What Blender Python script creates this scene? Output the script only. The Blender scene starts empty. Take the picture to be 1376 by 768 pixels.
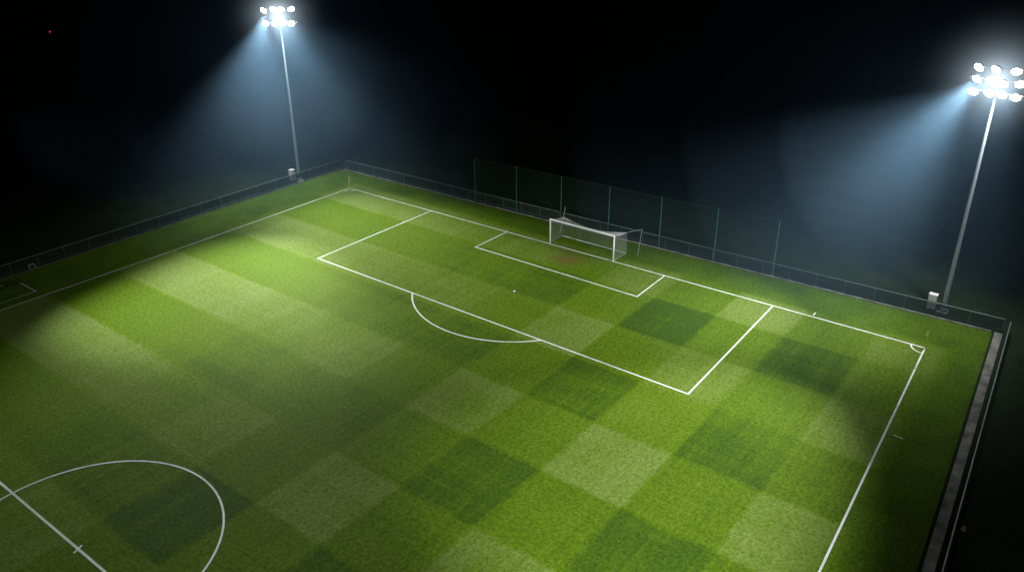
import bpy, bmesh, math, random
from mathutils import Vector, Matrix
random.seed(4)
S=bpy.context.scene
S.view_settings.view_transform='Standard'; S.view_settings.look='None'; S.view_settings.exposure=0
COL=S.collection

# ---------------------------------------------------------------- helpers
def link(o,parent=None):
    COL.objects.link(o)
    if parent is not None: o.parent=parent
    return o
def empty(name,loc=(0,0,0)):
    e=bpy.data.objects.new(name,None); e.location=loc; e.empty_display_size=.3
    return link(e)
def mesh_obj(name,bm,mat,parent=None,smooth=False):
    me=bpy.data.meshes.new(name); bm.normal_update(); bm.to_mesh(me); bm.free()
    if mat: me.materials.append(mat)
    if smooth:
        for p in me.polygons: p.use_smooth=True
    return link(bpy.data.objects.new(name,me),parent)
def add_box(bm,c,s,rot=None):
    r=bmesh.ops.create_cube(bm,size=1)
    m=Matrix.Translation(Vector(c)) @ (rot.to_4x4() if rot else Matrix.Identity(4)) @ Matrix.Diagonal((s[0],s[1],s[2],1))
    bmesh.ops.transform(bm,matrix=m,verts=r['verts']); return r['verts']
def add_tube(bm,a,b,r1,r2=None,seg=8):
    a=Vector(a);b=Vector(b);d=b-a
    r2=r1 if r2 is None else r2
    r=bmesh.ops.create_cone(bm,cap_ends=True,segments=seg,radius1=r1,radius2=r2,depth=d.length)
    q=d.to_track_quat('Z','Y').to_matrix().to_4x4()
    bmesh.ops.transform(bm,matrix=Matrix.Translation((a+b)/2)@q,verts=r['verts'])
def nt(name):
    m=bpy.data.materials.new(name); m.use_nodes=True
    t=m.node_tree; return m,t,t.nodes,t.links,t.nodes['Principled BSDF']
def simple(name,col,rough=.6,metal=0,var=.15,scale=3.,spec=.4):
    m,t,N,L,P=nt(name)
    n=N.new('ShaderNodeTexNoise'); n.inputs['Scale'].default_value=scale; n.inputs['Detail'].default_value=6
    tc=N.new('ShaderNodeTexCoord'); L.new(tc.outputs['Object'],n.inputs['Vector'])
    r=N.new('ShaderNodeValToRGB'); r.color_ramp.elements[0].position=.3; r.color_ramp.elements[1].position=.7
    r.color_ramp.elements[0].color=tuple(c*(1-var) for c in col)+(1,)
    r.color_ramp.elements[1].color=tuple(min(1,c*(1+var)) for c in col)+(1,)
    L.new(n.outputs['Fac'],r.inputs['Fac']); L.new(r.outputs['Color'],P.inputs['Base Color'])
    P.inputs['Roughness'].default_value=rough; P.inputs['Metallic'].default_value=metal
    P.inputs['Specular IOR Level'].default_value=spec
    return m
def emit(name,col,st):
    m,t,N,L,P=nt(name)
    P.inputs['Base Color'].default_value=(.8,.8,.8,1)
    P.inputs['Emission Color'].default_value=col+(1,); P.inputs['Emission Strength'].default_value=st
    return m

class G:  # small node-math helper
    def __init__(s,t): s.t=t
    def m(s,op,a,b=None,c=None,clamp=False):
        n=s.t.nodes.new('ShaderNodeMath'); n.operation=op; n.use_clamp=clamp
        for i,v in enumerate((a,b,c)):
            if v is None: continue
            if isinstance(v,(int,float)): n.inputs[i].default_value=v
            else: s.t.links.new(v,n.inputs[i])
        return n.outputs[0]
    def noise(s,vec,scale,detail=4,rough=.6,dist=0):
        n=s.t.nodes.new('ShaderNodeTexNoise'); n.inputs['Scale'].default_value=scale
        n.inputs['Detail'].default_value=detail; n.inputs['Roughness'].default_value=rough
        n.inputs['Distortion'].default_value=dist
        s.t.links.new(vec,n.inputs['Vector']); return n.outputs['Fac']
    def stretch(s,vec,sc):
        n=s.t.nodes.new('ShaderNodeVectorMath'); n.operation='MULTIPLY'; n.inputs[1].default_value=sc
        s.t.links.new(vec,n.inputs[0]); return n.outputs[0]
    def mix(s,f,a,b,mode='MIX'):
        n=s.t.nodes.new('ShaderNodeMix'); n.data_type='RGBA'; n.blend_type=mode
        for i,v in ((0,f),(6,a),(7,b)):
            if isinstance(v,(int,float)): n.inputs[i].default_value=v
            elif isinstance(v,tuple): n.inputs[i].default_value=v+(1,)
            else: s.t.links.new(v,n.inputs[i])
        return n.outputs[2]
    def rng(s,v,a,b,c,d):
        n=s.t.nodes.new('ShaderNodeMapRange'); n.clamp=True
        n.inputs[1].default_value=a;n.inputs[2].default_value=b;n.inputs[3].default_value=c;n.inputs[4].default_value=d
        s.t.links.new(v,n.inputs[0]); return n.outputs[0]

# ---------------------------------------------------------------- materials
def grass_material():
    m,t,N,L,P=nt('mown_grass'); g=G(t)
    tc=N.new('ShaderNodeTexCoord'); v=tc.outputs['Object']
    sep=N.new('ShaderNodeSeparateXYZ'); L.new(v,sep.inputs[0]); x,y=sep.outputs[0],sep.outputs[1]
    big=g.noise(v,.05,2); mid=g.noise(v,.35,4); fine=g.noise(v,4.2,5,.65); vf=g.noise(v,14,4,.7)
    stx=g.noise(g.stretch(v,(.05,1.6,1)),1,5,.65); sty=g.noise(g.stretch(v,(1.6,.05,1)),1,5,.65)
    wob=g.m('MULTIPLY',g.m('SUBTRACT',g.noise(v,.8,3),.5),.6)
    xs=g.m('SINE',g.m('MULTIPLY',g.m('ADD',g.m('SUBTRACT',x,4.7),wob),2*math.pi/12.72))
    ys=g.m('SINE',g.m('MULTIPLY',g.m('ADD',g.m('SUBTRACT',y,4.75),wob),2*math.pi/11.8))
    X=g.m('MULTIPLY_ADD',xs,-4.5,.5,clamp=True); Y=g.m('MULTIPLY_ADD',ys,4.5,.5,clamp=True)
    # mowing passes are stronger in some strips than in others
    wy=g.rng(y,-16,4,.12,.44); wx=g.rng(y,-18,6,.9,.44)
    val=g.m('ADD',g.m('MULTIPLY',g.m('SUBTRACT',X,.5),wx),g.m('MULTIPLY',g.m('SUBTRACT',Y,.5),wy))
    # every cell was cut on a slightly different pass: vary the strength cell by cell
    cell=N.new('ShaderNodeCombineXYZ')
    L.new(g.m('FLOOR',g.m('DIVIDE',g.m('SUBTRACT',x,4.7),6.36)),cell.inputs[0]); L.new(g.m('FLOOR',g.m('DIVIDE',g.m('SUBTRACT',y,4.75),5.9)),cell.inputs[1])
    wn=N.new('ShaderNodeTexWhiteNoise'); wn.noise_dimensions='2D'; L.new(cell.outputs[0],wn.inputs['Vector'])
    cellv=g.rng(y,-10,0,0,1)
    amp=g.m('MULTIPLY',g.rng(g.noise(v,.07,2),.36,.62,.7,1.1),g.m('MAXIMUM',g.rng(y,-4,9,.5,1),g.rng(y,-20,-12,1,0)))
    val=g.m('MULTIPLY_ADD',val,amp,.46)
    val=g.m('ADD',val,g.m('MULTIPLY',g.m('MULTIPLY',g.m('SUBTRACT',wn.outputs['Value'],.5),.22),cellv))
    val=g.m('ADD',val,g.m('MULTIPLY',g.m('SUBTRACT',big,.5),.4))
    val=g.m('ADD',val,g.m('MULTIPLY',g.m('SUBTRACT',mid,.5),.55))
    val=g.m('ADD',val,g.m('MULTIPLY',g.m('SUBTRACT',stx,.5),.7))
    val=g.m('ADD',val,g.m('MULTIPLY',g.m('SUBTRACT',sty,.5),.6),clamp=True)
    ay=g.m('ABSOLUTE',y); inside=g.m('MULTIPLY',g.rng(ay,33,34.2,1,0),g.rng(x,-1.4,-.6,0,1))
    val=g.m('ADD',g.m('MULTIPLY',val,inside),g.m('MULTIPLY',g.m('SUBTRACT',1,inside),g.rng(mid,.3,.7,.1,.4)))
    r=N.new('ShaderNodeValToRGB'); e=r.color_ramp.elements
    e[0].position=0; e[0].color=(.036,.080,.003,1); e[1].position=1; e[1].color=(.122,.180,.030,1)
    k=e.new(.35); k.color=(.068,.126,.002,1)
    k=e.new(.62); k.color=(.084,.146,.005,1)
    L.new(val,r.inputs['Fac'])
    # on the far-left side the "away" strips stay a rich lime
    r2=N.new('ShaderNodeValToRGB'); e=r2.color_ramp.elements
    e[0].position=0; e[0].color=(.068,.126,.002,1); e[1].position=1; e[1].color=(.118,.172,.034,1)
    k=e.new(.45); k.color=(.084,.140,.003,1)
    L.new(val,r2.inputs['Fac'])
    col=g.mix(g.m('MULTIPLY',g.rng(y,-18,-4,1,0),inside),r.outputs['Color'],r2.outputs['Color'])
    mot=g.m('ADD',g.m('MULTIPLY',g.m('SUBTRACT',fine,.5),2.1),g.m('MULTIPLY',g.m('SUBTRACT',vf,.5),2.8))
    mot=g.m('ADD',mot,1.0); mot=g.m('MAXIMUM',mot,.3)
    cb=N.new('ShaderNodeCombineXYZ'); [L.new(mot,cb.inputs[i]) for i in range(3)]
    c=g.mix(1.0,col,cb.outputs[0],'MULTIPLY')
    def worn(cx,cy,rad,col,c,amt=.8,st=1.):
        dx=g.m('SUBTRACT',x,cx); dy=g.m('MULTIPLY',g.m('SUBTRACT',y,cy),st)
        d=g.m('SQRT',g.m('ADD',g.m('MULTIPLY',dx,dx),g.m('MULTIPLY',dy,dy)))
        d=g.m('ADD',d,g.m('MULTIPLY',g.m('SUBTRACT',fine,.5),rad*1.6))
        f=g.m('MULTIPLY',g.rng(d,rad*.2,rad,1,0),amt)
        return g.mix(f,c,col)
    c=worn(2.5,-.1,1.4,(.13,.07,.03),c,.7,.6)
    c=worn(11,0,.6,(.10,.11,.04),c,.35)
    c=worn(.8,0,2.0,(.08,.085,.025),c,.4,.45)
    L.new(c,P.inputs['Base Color']); P.inputs['Roughness'].default_value=.85
    P.inputs['Specular IOR Level'].default_value=.08
    b=N.new('ShaderNodeBump'); b.inputs['Strength'].default_value=.6; b.inputs['Distance'].default_value=.05
    L.new(g.m('ADD',fine,vf),b.inputs['Height']); L.new(b.outputs[0],P.inputs['Normal'])
    return m
def rough_ground_material():
    m,t,N,L,P=nt('rough_grass'); g=G(t)
    tc=N.new('ShaderNodeTexCoord'); v=tc.outputs['Object']
    a=g.noise(v,.3,5); b=g.noise(v,4,6,.75)
    c=g.mix(g.rng(a,.35,.65,0,1),(.010,.022,.007),(.024,.042,.012))
    c=g.mix(g.rng(b,.4,.7,0,.8),c,(.035,.048,.018))
    L.new(c,P.inputs['Base Color']); P.inputs['Roughness'].default_value=.95; P.inputs['Specular IOR Level'].default_value=.05
    bu=N.new('ShaderNodeBump'); bu.inputs['Strength'].default_value=1; bu.inputs['Distance'].default_value=.15
    L.new(b,bu.inputs['Height']); L.new(bu.outputs[0],P.inputs['Normal'])
    return m
def paint_material():
    m,t,N,L,P=nt('line_paint'); g=G(t)
    tc=N.new('ShaderNodeTexCoord'); v=tc.outputs['Object']
    sep=N.new('ShaderNodeSeparateXYZ'); L.new(v,sep.inputs[0])
    a=g.noise(v,9,5,.8); b=g.noise(v,.5,3)
    f=g.rng(g.m('ADD',a,g.m('MULTIPLY',g.m('SUBTRACT',b,.5),.6)),.30,.52,.3,1)
    f=g.m('MULTIPLY',f,g.rng(sep.outputs[1],-30,15,.6,1))   # paint fainter towards the far side
    c=g.mix(f,(.12,.18,.06),(.82,.84,.80)); L.new(c,P.inputs['Base Color']); P.inputs['Roughness'].default_value=.8
    return m
def screen_mesh(name,col,cell,wire,base=0):
    m,t,N,L,P=nt(name); g=G(t)
    tc=N.new('ShaderNodeTexCoord'); sep=N.new('ShaderNodeSeparateXYZ'); L.new(tc.outputs['UV'],sep.inputs[0])
    def w(c):
        f=g.m('FRACT',g.m('DIVIDE',c,cell)); return g.m('LESS_THAN',f,wire/cell)
    a=g.m('MAXIMUM',w(sep.outputs[0]),w(sep.outputs[1]))
    P.inputs['Base Color'].default_value=col+(1,); P.inputs['Roughness'].default_value=.6
    L.new(a,P.inputs['Alpha']); return m
GRASS=grass_material(); ROUGH=rough_ground_material(); PAINT=paint_material()
CONC=simple('concrete',(.19,.185,.16),.9,0,.55,.9,.2)
KERB=simple('weathered_kerb',(.13,.13,.10),.9,0,.45,1.2,.2)
STEEL=simple('galvanised_steel',(.42,.45,.46),.45,.6,.12,2)
RAIL=simple('dull_rail',(.12,.165,.145),.5,.2,.2,2)
POLE=simple('pole_paint',(.28,.31,.33),.5,.2,.08,1)
DARKM=simple('dark_green_steel',(.06,.10,.085),.5,.3,.2,3)
BLACKM=simple('black_housing',(.03,.03,.03),.5)
WHITE=simple('white_aluminium',(.82,.83,.82),.35,0,.04,4)
CAB=simple('cabinet_paint',(.78,.80,.78),.5,0,.08,3)
YEL=simple('flag_cloth',(.60,.55,.08),.7)
NETM=simple('net_twine',(.50,.52,.51),.7)
LEAF=simple('dry_leaf',(.4,.32,.2),.8)
LAMP=emit('lamp_lens',(.93,.97,1.0),60)
MESHG=screen_mesh('green_netting',(.012,.045,.032),.10,.007)
MESHL=screen_mesh('weldmesh',(.010,.024,.018),.10,.045)

# ---------------------------------------------------------------- ground
def sheet(name,x0,x1,y0,y1,z,mat,n=1):
    bm=bmesh.new(); vs=[bm.verts.new(p) for p in ((x0,y0,z),(x1,y0,z),(x1,y1,z),(x0,y1,z))]; bm.faces.new(vs)
    return mesh_obj(name,bm,mat)
sheet('ground',-1500,1500,-1500,1500,-.03,ROUGH)
bm=bmesh.new(); bm.faces.new([bm.verts.new(p) for p in ((-4.0,-39.3,0),(112,-42,0),(112,43.0,0),(-6.1,35.7,0))])
mesh_obj('grass_pitch',bm,GRASS)

# ---------------------------------------------------------------- painted lines
bm=bmesh.new(); W=.13; Z=[.006]
def line(pts,w=W,closed=False):
    pts=[Vector((p[0],p[1],0)) for p in pts]; n=len(pts); Lv=[];Rv=[]
    for i,p in enumerate(pts):
        a=pts[i-1] if (i>0 or closed) else p; b=pts[(i+1)%n] if (i<n-1 or closed) else p
        d=(b-a).normalized(); q=Vector((-d.y,d.x,0))
        z=Z[0]; Lv.append(bm.verts.new((p+q*w/2)+Vector((0,0,z)))); Rv.append(bm.verts.new((p-q*w/2)+Vector((0,0,z))))
    for i in range(n if closed else n-1):
        j=(i+1)%n; bm.faces.new((Rv[i],Rv[j],Lv[j],Lv[i]))
    Z[0]+=.0007
LT=[(.6,-32.8),(24.8,-33.15),(40.6,-33.65),(51.2,-33.9),(102,-34.6)]
RT=[(-.2,32.0),(28.2,33.5),(51.2,34.2),(102,34.6)]
line([LT[0],RT[0]]); line(LT); line(RT); line([LT[-1],RT[-1]])
line([(.3,-19.7),(16.7,-19.9)]); line([(16.7,-19.96),(16.8,20.16)]); line([(16.8,20.1),(-.1,19.7)])
line([(.2,-9.1),(5.4,-9.2)]); line([(5.4,-9.26),(5.4,9.46)]); line([(5.4,9.4),(0,9.3)])
line([(11+9.15*math.cos(t),9.15*math.sin(t)) for t in [math.radians(-51.3+102.6*i/40) for i in range(41)]])
line([(51.2,-33.9),(51.2,34.2)],w=.15)
line([(51.2+7.8*math.cos(t),-.05+7.8*math.sin(t)) for t in [2*math.pi*i/96 for i in range(96)]],closed=True)
for c in (11,51.2,91.4):
    line([(c+.06*math.cos(t),.06*math.sin(t)) for t in [2*math.pi*i/16 for i in range(16)]],w=.11,closed=True)
line([(50.9,-.12),(51.5,.12)],w=.12)
line([(.6+math.cos(t),-32.8+math.sin(t)) for t in [math.radians(90*i/10) for i in range(11)]],w=.1)
line([(-.2+1.0*math.cos(t),32.0+1.0*math.sin(t)) for t in [math.radians(-90+93*i/10) for i in range(11)]],w=.1)
line([(-.35,23.1),(-.95,23.1)],w=.1); line([(13.1,33.2),(13.2,33.85)],w=.07)
line([(102,-20.1),(85.5,-20.1)]); line([(85.5,-20.1),(85.5,20.1)]); line([(85.5,20.1),(102,20.1)])
line([(102,-9.1),(96.5,-9.1)]); line([(96.5,-9.1),(96.5,9.1)]); line([(96.5,9.1),(102,9.1)])
line([(36.9,-38.0),(36.9,-34.9)],w=.1); line([(36.9,-34.9),(46.5,-35.2)],w=.1); line([(46.5,-35.2),(46.5,-38.1)],w=.1)
mesh_obj('pitch_line_markings',bm,PAINT)

# ---------------------------------------------------------------- kerbs / edging / path
def strip3(name,a,b,w,h,mat,seg=None,z0=0.0):
    a=Vector(a+(0,));b=Vector(b+(0,)); d=(b-a); Ln=d.length; d.normalize(); q=Vector((-d.y,d.x,0))
    bm=bmesh.new(); n=max(1,int(Ln/(seg or Ln)))
    rot=Matrix((d,q,Vector((0,0,1)))).transposed()
    for i in range(n):
        s=Ln/n; c=a+d*(s*(i+.5)); c.z=z0+h/2+random.uniform(-.004,.004)
        add_box(bm,c,(s-.015,w,h),rot)
    return mesh_obj(name,bm,mat)
strip3('concrete_edging',(-3.9,-38.6),(-6.1,35.6),.18,.10,CONC,1.0)
strip3('concrete_path',(-6.2,36.15),(100,42.9),.58,.05,CONC,1.0)
strip3('concrete_edging',(-3.9,-39.0),(100,-41.9),.14,.08,KERB,1.0)

# ---------------------------------------------------------------- fences
def low_fence(name,a,b,h=1.1,step=2.5,mesh=True,rail=None):
    e=empty(name,(a[0],a[1],0)); A=Vector((0,0,0)); B=Vector((b[0]-a[0],b[1]-a[1],0)); Ln=B.length; d=B.normalized()
    n=int(Ln/step); bm=bmesh.new()
    for i in range(n+1):
        p=d*(Ln*i/n); add_tube(bm,p+Vector((0,0,-.03)),p+Vector((0,0,h)),.035,seg=6)
    mesh_obj('posts',bm,RAIL,e)
    bm=bmesh.new()
    add_tube(bm,A+Vector((0,0,h)),B+Vector((0,0,h)),.045,seg=8); add_tube(bm,A+Vector((0,0,.12)),B+Vector((0,0,.12)),.022,seg=6)
    mesh_obj('rails',bm,rail or RAIL,e)
    if mesh:
        bm=bmesh.new(); uv=bm.loops.layers.uv.new('UVMap')
        f=bm.faces.new([bm.verts.new(p) for p in (A+Vector((0,0,.02)),B+Vector((0,0,.02)),B+Vector((0,0,h)),A+Vector((0,0,h)))])
        for l,c in zip(f.loops,((0,0),(Ln,0),(Ln,h),(0,h))): l[uv].uv=c
        mesh_obj('mesh_panels',bm,MESHL,e)
    return e
low_fence('perimeter_fence',(-4.4,-38.9),(-6.7,36.3))
low_fence('perimeter_fence',(-4.2,-39.5),(100,-42.3))
low_fence('perimeter_fence',(-6.5,36.75),(100,43.6),rail=STEEL)

def ball_net():
    e=empty('ball_stop_net',(-5.0,-17.8,0)); n=6; h=5.1
    bm=bmesh.new(); P=[]
    for i in range(n+1):
        p=Vector((-.9*i/n,35.1*i/n,0)); P.append(p); hh=h+.3*i/n
        add_tube(bm,p,p+Vector((0,0,hh)),.06,.05,seg=8)
    mesh_obj('posts',bm,simple('green_posts',(.05,.17,.12),.5,0),e)
    bm=bmesh.new()
    for i in range(n):
        for z in (1.0,h+.25*i/n,.1):
            add_tube(bm,P[i]+Vector((0,0,z)),P[i+1]+Vector((0,0,z)),.014,seg=5)
    mesh_obj('cables',bm,DARKM,e)
    bm=bmesh.new(); uv=bm.loops.layers.uv.new('UVMap')
    for i in range(n):
        q=[P[i]+Vector((.02,0,.05)),P[i+1]+Vector((.02,0,.05)),P[i+1]+Vector((.02,0,h+.25*(i+1)/n)),P[i]+Vector((.02,0,h+.25*i/n))]
        f=bm.faces.new([bm.verts.new(p) for p in q])
        for l,p in zip(f.loops,q): l[uv].uv=(p.y,p.z)
    mesh_obj('netting',bm,MESHG,e)
ball_net()

# ---------------------------------------------------------------- goal
def goal():
    e=empty('football_goal',(0.08,0,0)); yl,yr,h=-3.72,3.72,2.6; r=.07
    bm=bmesh.new()
    add_tube(bm,(0,yl,0),(0,yl,h),r,seg=16); add_tube(bm,(0,yr,0),(0,yr,h),r,seg=16); add_tube(bm,(0,yl-r,h),(0,yr+r,h),r,seg=16)
    mesh_obj('frame',bm,WHITE,e,True)
    bm=bmesh.new()
    add_tube(bm,(0,yl,.04),(-2.3,yl-.1,.04),.03); add_tube(bm,(0,yr,.04),(-2.3,yr+.1,.04),.03); add_tube(bm,(-2.3,yl-.1,.04),(-2.3,yr+.1,.04),.03)
    mesh_obj('ground_frame',bm,STEEL,e)
    PL=((-2.9,-4.5,0),(-3.1,-4.0,2.95)); PR=((-2.7,4.9,0),(-2.8,5.15,2.75))
    bm=bmesh.new()
    for a,b in (PL,PR): add_tube(bm,a,b,.03,.025)
    mesh_obj('net_support_poles',bm,STEEL,e)
    bkL=Vector((-2.1,yl+.15,2.25)); bkR=Vector((-2.1,yr+.15,2.3))
    bm=bmesh.new(); add_tube(bm,PL[1],bkL,.012,seg=5); add_tube(bm,PR[1],bkR,.014,seg=5)
    mesh_obj('guy_ropes',bm,NETM,e)
    def net(name,fn,nu,nv,th):
        bm=bmesh.new(); g=[[bm.verts.new(fn(i/nu,j/nv)) for j in range(nv+1)] for i in range(nu+1)]
        for i in range(nu):
            for j in range(nv): bm.faces.new((g[i][j],g[i+1][j],g[i+1][j+1],g[i][j+1]))
        o=mesh_obj(name,bm,NETM,e); w=o.modifiers.new('twine','WIREFRAME'); w.thickness=th; w.use_boundary=True; w.use_even_offset=False
        return o
    def sag(u): return .42*math.sin(math.pi*u)
    def top(u,v):
        f=Vector((0,yl+(yr-yl)*u,h)); b=bkL.lerp(bkR,u); p=f.lerp(b,v)
        p.z-=sag(u)*v**.9+.10*math.sin(math.pi*v); p.x+=.25*math.sin(math.pi*u)*v; return p
    def back(u,v):
        a=top(u,1.); b=Vector((-2.3,yl-.1+(yr-yl+.2)*u,.03)); p=a.lerp(b,v); p.x-=.12*math.sin(math.pi*v); return p
    def side(y,s):
        def f(u,v):
            a=Vector((0,y,h)).lerp(top(0 if s<0 else 1,1.),u); a.z-=.08*math.sin(math.pi*u)
            b=Vector((0,y,.02)).lerp(Vector((-2.3,y+.1*s,.03)),u); return a.lerp(b,v)
        return f
    net('net_roof',top,62,18,.026); net('net_back',back,62,20,.005)
    net('net_side_1',side(yl,-1),18,20,.006); net('net_side_2',side(yr,1),18,20,.006)
    bm=bmesh.new(); pts=[top(i/30,1.) for i in range(31)]
    for a,b in zip(pts,pts[1:]): add_tube(bm,a,b,.02,seg=5)
    mesh_obj('net_hem',bm,NETM,e)
goal()

# ---------------------------------------------------------------- corner flags
def corner_flag(x,y,ang):
    e=empty('corner_flag',(x,y,0)); bm=bmesh.new(); add_tube(bm,(0,0,0),(0,0,1.6),.035); add_tube(bm,(0,0,0),(0,0,.07),.06)
    mesh_obj('pole',bm,YEL if y>0 else WHITE,e)
    bm=bmesh.new(); n=6; T=[];B=[]
    for i in range(n+1):
        u=i/n; dx=.25*u*math.cos(ang)+.02*math.sin(u*9); dy=.25*u*math.sin(ang)+.04*math.sin(u*6)
        T.append(bm.verts.new((dx,dy,1.58-.22*u))); B.append(bm.verts.new((dx,dy,1.12-.20*u)))
    for i in range(n): bm.faces.new((T[i],T[i+1],B[i+1],B[i]))
    mesh_obj('flag',bm,YEL,e)
corner_flag(.6,-32.8,2.); corner_flag(-.2,32.0,-2.5)

# ---------------------------------------------------------------- floodlight masts
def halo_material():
    # added emission volume imitating the bloom right around the lamps
    m=bpy.data.materials.new('bloom_glow'); m.use_nodes=True; t=m.node_tree; N=t.nodes; N.clear(); g=G(t)
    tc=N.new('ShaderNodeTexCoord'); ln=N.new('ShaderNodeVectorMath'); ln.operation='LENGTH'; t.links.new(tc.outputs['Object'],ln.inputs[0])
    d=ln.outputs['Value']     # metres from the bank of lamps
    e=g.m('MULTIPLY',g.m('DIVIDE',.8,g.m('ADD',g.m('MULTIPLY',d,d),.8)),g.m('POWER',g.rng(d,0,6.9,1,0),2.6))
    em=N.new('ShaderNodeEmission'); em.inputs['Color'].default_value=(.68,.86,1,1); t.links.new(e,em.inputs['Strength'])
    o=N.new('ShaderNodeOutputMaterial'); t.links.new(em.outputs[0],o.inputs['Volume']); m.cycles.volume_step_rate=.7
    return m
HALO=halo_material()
def mast(x,y,H,face,rows,aims,arm=2.0):
    e=empty('floodlight_mast',(x,y,0)); f=Vector((face[0],face[1],0)).normalized(); q=Vector((-f.y,f.x,0))
    bm=bmesh.new(); add_tube(bm,(0,0,-.03),(0,0,H+1.0),.20,.09,seg=16); add_tube(bm,(0,0,0),(0,0,.35),.34,.30,seg=16)
    add_box(bm,(0,0,.03),(.8,.8,.06))
    mesh_obj('pole',bm,POLE,e,False)
    bm=bmesh.new(); hs=bmesh.new(); ls=bmesh.new(); br=bmesh.new()
    for (dz,n,off) in rows:
        z=H+dz; add_tube(bm,q*(-arm)+Vector((0,0,z))+f*.12,q*arm+Vector((0,0,z))+f*.12,.06,seg=6)
        for i in range(n):
            s=(-arm+2*arm*(i+.5)/n)+off+random.uniform(-.12,.12); c=q*s+f*(.55)+Vector((0,0,z-.05+random.uniform(-.08,.08)))
            d=(f*1.0+q*(s*.2+random.uniform(-.25,.25))+Vector((0,0,-.75+random.uniform(-.15,.15)))).normalized()
            rgt=d.cross(Vector((0,0,1))).normalized(); up=rgt.cross(d)
            rot=Matrix((rgt,up,d)).transposed()
            add_tube(hs,c-d*.34,c-d*.02,.18,.37,seg=14)
            add_tube(br,c-d*.18+rgt*.38,c-d*.18-rgt*.38,.035,seg=5); add_tube(br,c-d*.3,q*s+Vector((0,0,z))+f*.12,.035,seg=5)
            add_tube(ls,c-d*.02,c+d*.04,.35,.29,seg=14)
    mesh_obj('crossarms',bm,STEEL,e); mesh_obj('housings',hs,BLACKM,e); mesh_obj('brackets',br,STEEL,e); mesh_obj('lenses',ls,LAMP,e)
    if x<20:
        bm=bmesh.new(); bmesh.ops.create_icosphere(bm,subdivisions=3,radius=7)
        h=mesh_obj('lamp_bloom',bm,HALO,e); h.location=f*.6+Vector((0,0,H))  # self-glowing sphere, stands in for bloom at the lamp bank
    for k,(tx,ty,tz,pw,ang,bl) in enumerate(aims):
        ld=bpy.data.lights.new('floodlight',type='SPOT'); ld.energy=pw; ld.spot_size=math.radians(ang); ld.spot_blend=bl
        ld.shadow_soft_size=.35; ld.color=(.95,.98,1.0)
        o=bpy.data.objects.new('floodlight_beam_%d'%(k+1),ld); s=(k-(len(aims)-1)/2)*.9
        loc=q*s+f*1.15+Vector((0,0,H)); o.location=loc
        d=Vector((tx,ty,tz))-(loc+Vector((x,y,0))); o.rotation_euler=d.to_track_quat('-Z','Y').to_euler(); link(o,e)
mast(2.37,-39.87,19.6,(.79,.61),[(.75,4,0),(-.75,4,0)],
     [(30,-17,0,175000,46,1.),(10,-20,0,50000,62,1.),(15,-4,0,36000,68,1.),(8,-34,0,16000,108,1.)])
mast(-7.55,31.63,19.5,(1,-.12),[(.9,3,-.2),(0,4,0),(-.9,4,.1)],
     [(27,22,0,125000,42,1.),(9,9,0,58000,58,1.),(2,24,0,14000,50,1.),(-4,24.5,0,16000,100,1.)])
mast(54,-41.6,19.5,(-.1,1),[(.75,4,0),(-.75,4,0)],[(24,-15,0,95000,42,1.),(62,-12,0,5000,70,1.),(2,-37,0,26000,22,1.)])
mast(56,43.5,19.5,(-.1,-1),[(.75,4,0),(-.75,4,0)],[(28,22,0,100000,46,1.),(64,12,0,5000,70,1.),(-6,31,0,26000,22,1.)])

def cabinet(x,y):
    e=empty('electrical_cabinet',(x,y,0)); bm=bmesh.new(); v=add_box(bm,(0,0,.78),(.5,.65,1.25))
    bmesh.ops.bevel(bm,geom=bm.edges[:],offset=.02,segments=1,affect='EDGES')
    mesh_obj('housing',bm,CAB,e); bm=bmesh.new(); add_box(bm,(0,0,.07),(.56,.7,.16)); mesh_obj('plinth',bm,CONC,e)
    bm=bmesh.new(); add_box(bm,(0,0,1.44),(.54,.69,.05)); mesh_obj('roof',bm,CAB,e)
    bm=bmesh.new(); add_box(bm,(.257,0,.8),(.012,.55,1.1)); add_box(bm,(.27,.2,.85),(.02,.04,.16)); mesh_obj('door',bm,CAB,e)
cabinet(2.9,-40.5); cabinet(-7.4,30.7)

def dugout():
    e=empty('team_dugout',(38.3,-38.2,0)); bm=bmesh.new(); Lh=7
    prof=[(-1.2,0),(-1.2,1.5),(-1.0,1.9),(-.6,2.1),(.1,2.1)]
    A=[bm.verts.new((0,p[0],p[1])) for p in prof];B=[bm.verts.new((Lh,p[0],p[1])) for p in prof]
    for i in range(4): bm.faces.new((A[i],B[i],B[i+1],A[i+1]))
    mesh_obj('shell',bm,simple('dugout_shell',(.12,.13,.14),.4),e)
    bm=bmesh.new()
    for x in (0,Lh/2,Lh):
        for a,b in zip(prof,prof[1:]): add_tube(bm,(x,a[0],a[1]),(x,b[0],b[1]),.04)
        add_tube(bm,(x,.1,2.1),(x,.1,1.9),.04); add_tube(bm,(x,-1.2,.04),(x,.1,.04),.04)
    mesh_obj('frame',bm,WHITE,e)
    bm=bmesh.new(); add_box(bm,(Lh/2,-.9,.45),(Lh-.2,.4,.05))
    for i in range(5): add_box(bm,(.4+i*1.55,-.9,.2),(.06,.3,.42))
    mesh_obj('bench',bm,CAB,e)
dugout()
# training hurdle left against the far fence
e=empty('training_hurdle',(34.4,-40.15,0)); bm=bmesh.new()
for a,b in (((0,0,0),(.05,-.1,.45)),((.5,0,0),(.55,-.1,.45)),((.05,-.1,.45),(.55,-.1,.45)),((0,0,.02),(-.05,.25,.02)),((.5,0,.02),(.45,.25,.02))): add_tube(bm,a,b,.025)
mesh_obj('tubes',bm,WHITE,e)
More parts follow.
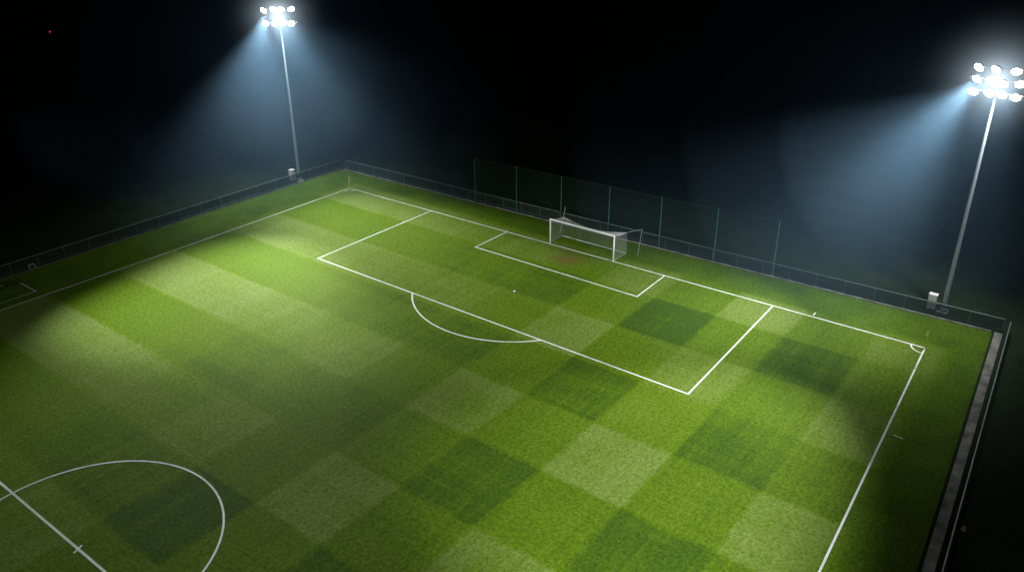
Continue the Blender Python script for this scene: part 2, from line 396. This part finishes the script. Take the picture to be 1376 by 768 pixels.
# distant beacon
e=empty('beacon_mast',(-17.6,-140.3,0)); bm=bmesh.new(); add_tube(bm,(0,0,0),(0,0,5.8),.12,.06); mesh_obj('pole',bm,DARKM,e)
bm=bmesh.new(); bmesh.ops.create_icosphere(bm,subdivisions=2,radius=.17); o=mesh_obj('red_lamp',bm,emit('red_beacon',(1,.05,.02),.5),e); o.location=(0,0,6.0)

bm=bmesh.new(); vs=[bm.verts.new((.28*math.cos(t)*(1+.2*math.sin(3*t)),.14*math.sin(t),.03+.03*math.cos(2*t))) for t in [2*math.pi*i/12 for i in range(12)]]; bm.faces.new(vs)
o=mesh_obj('dry_leaf',bm,LEAF); o.location=(20,38.9,-.02)

# ---------------------------------------------------------------- mist the beams shine through (thicker towards the lamps)
def mist_mat(dn):
    m=bpy.data.materials.new('mist'); m.use_nodes=True; N=m.node_tree.nodes; N.clear()
    vo=N.new('ShaderNodeVolumeScatter'); out=N.new('ShaderNodeOutputMaterial'); m.node_tree.links.new(vo.outputs[0],out.inputs['Volume'])
    vo.inputs['Color'].default_value=(.38,.69,1,1); vo.inputs['Density'].default_value=dn; vo.inputs['Anisotropy'].default_value=0
    return m
MM=[(12.5,mist_mat(.0013)),(20,mist_mat(.0009)),(29,mist_mat(.0008))]
e=empty('mist')
for c in ((4.5,-37.5,16),(-5,29.5,16)):
    for R,m in MM:
        bm=bmesh.new(); bmesh.ops.create_icosphere(bm,subdivisions=4,radius=R); o=mesh_obj('mist_bank',bm,m,e,True); o.location=c

# ---------------------------------------------------------------- night sky
w=bpy.data.worlds.new('World'); S.world=w; w.use_nodes=True; N=w.node_tree.nodes; L=w.node_tree.links
sky=N.new('ShaderNodeTexSky'); sky.sky_type='NISHITA'; sky.sun_disc=False; sky.sun_elevation=math.radians(-4); sky.sun_rotation=math.radians(200)
L.new(sky.outputs[0],N['Background'].inputs['Color']); N['Background'].inputs['Strength'].default_value=.012

# ---------------------------------------------------------------- camera
cam=bpy.data.cameras.new('camera'); co=bpy.data.objects.new('camera',cam); link(co); S.camera=co
f=Vector((-.71192,-.54846,-.43859)); r=Vector((-.60721,.7945,-.0079)); u=Vector((-.3528,-.26069,.89865))
M=Matrix((r,u,-f)).transposed().to_4x4(); M.translation=Vector((64.536,40.980,33.431)); co.matrix_world=M
cam.sensor_width=36; cam.lens=36*1123.53/1376; cam.clip_start=.5; cam.clip_end=4000
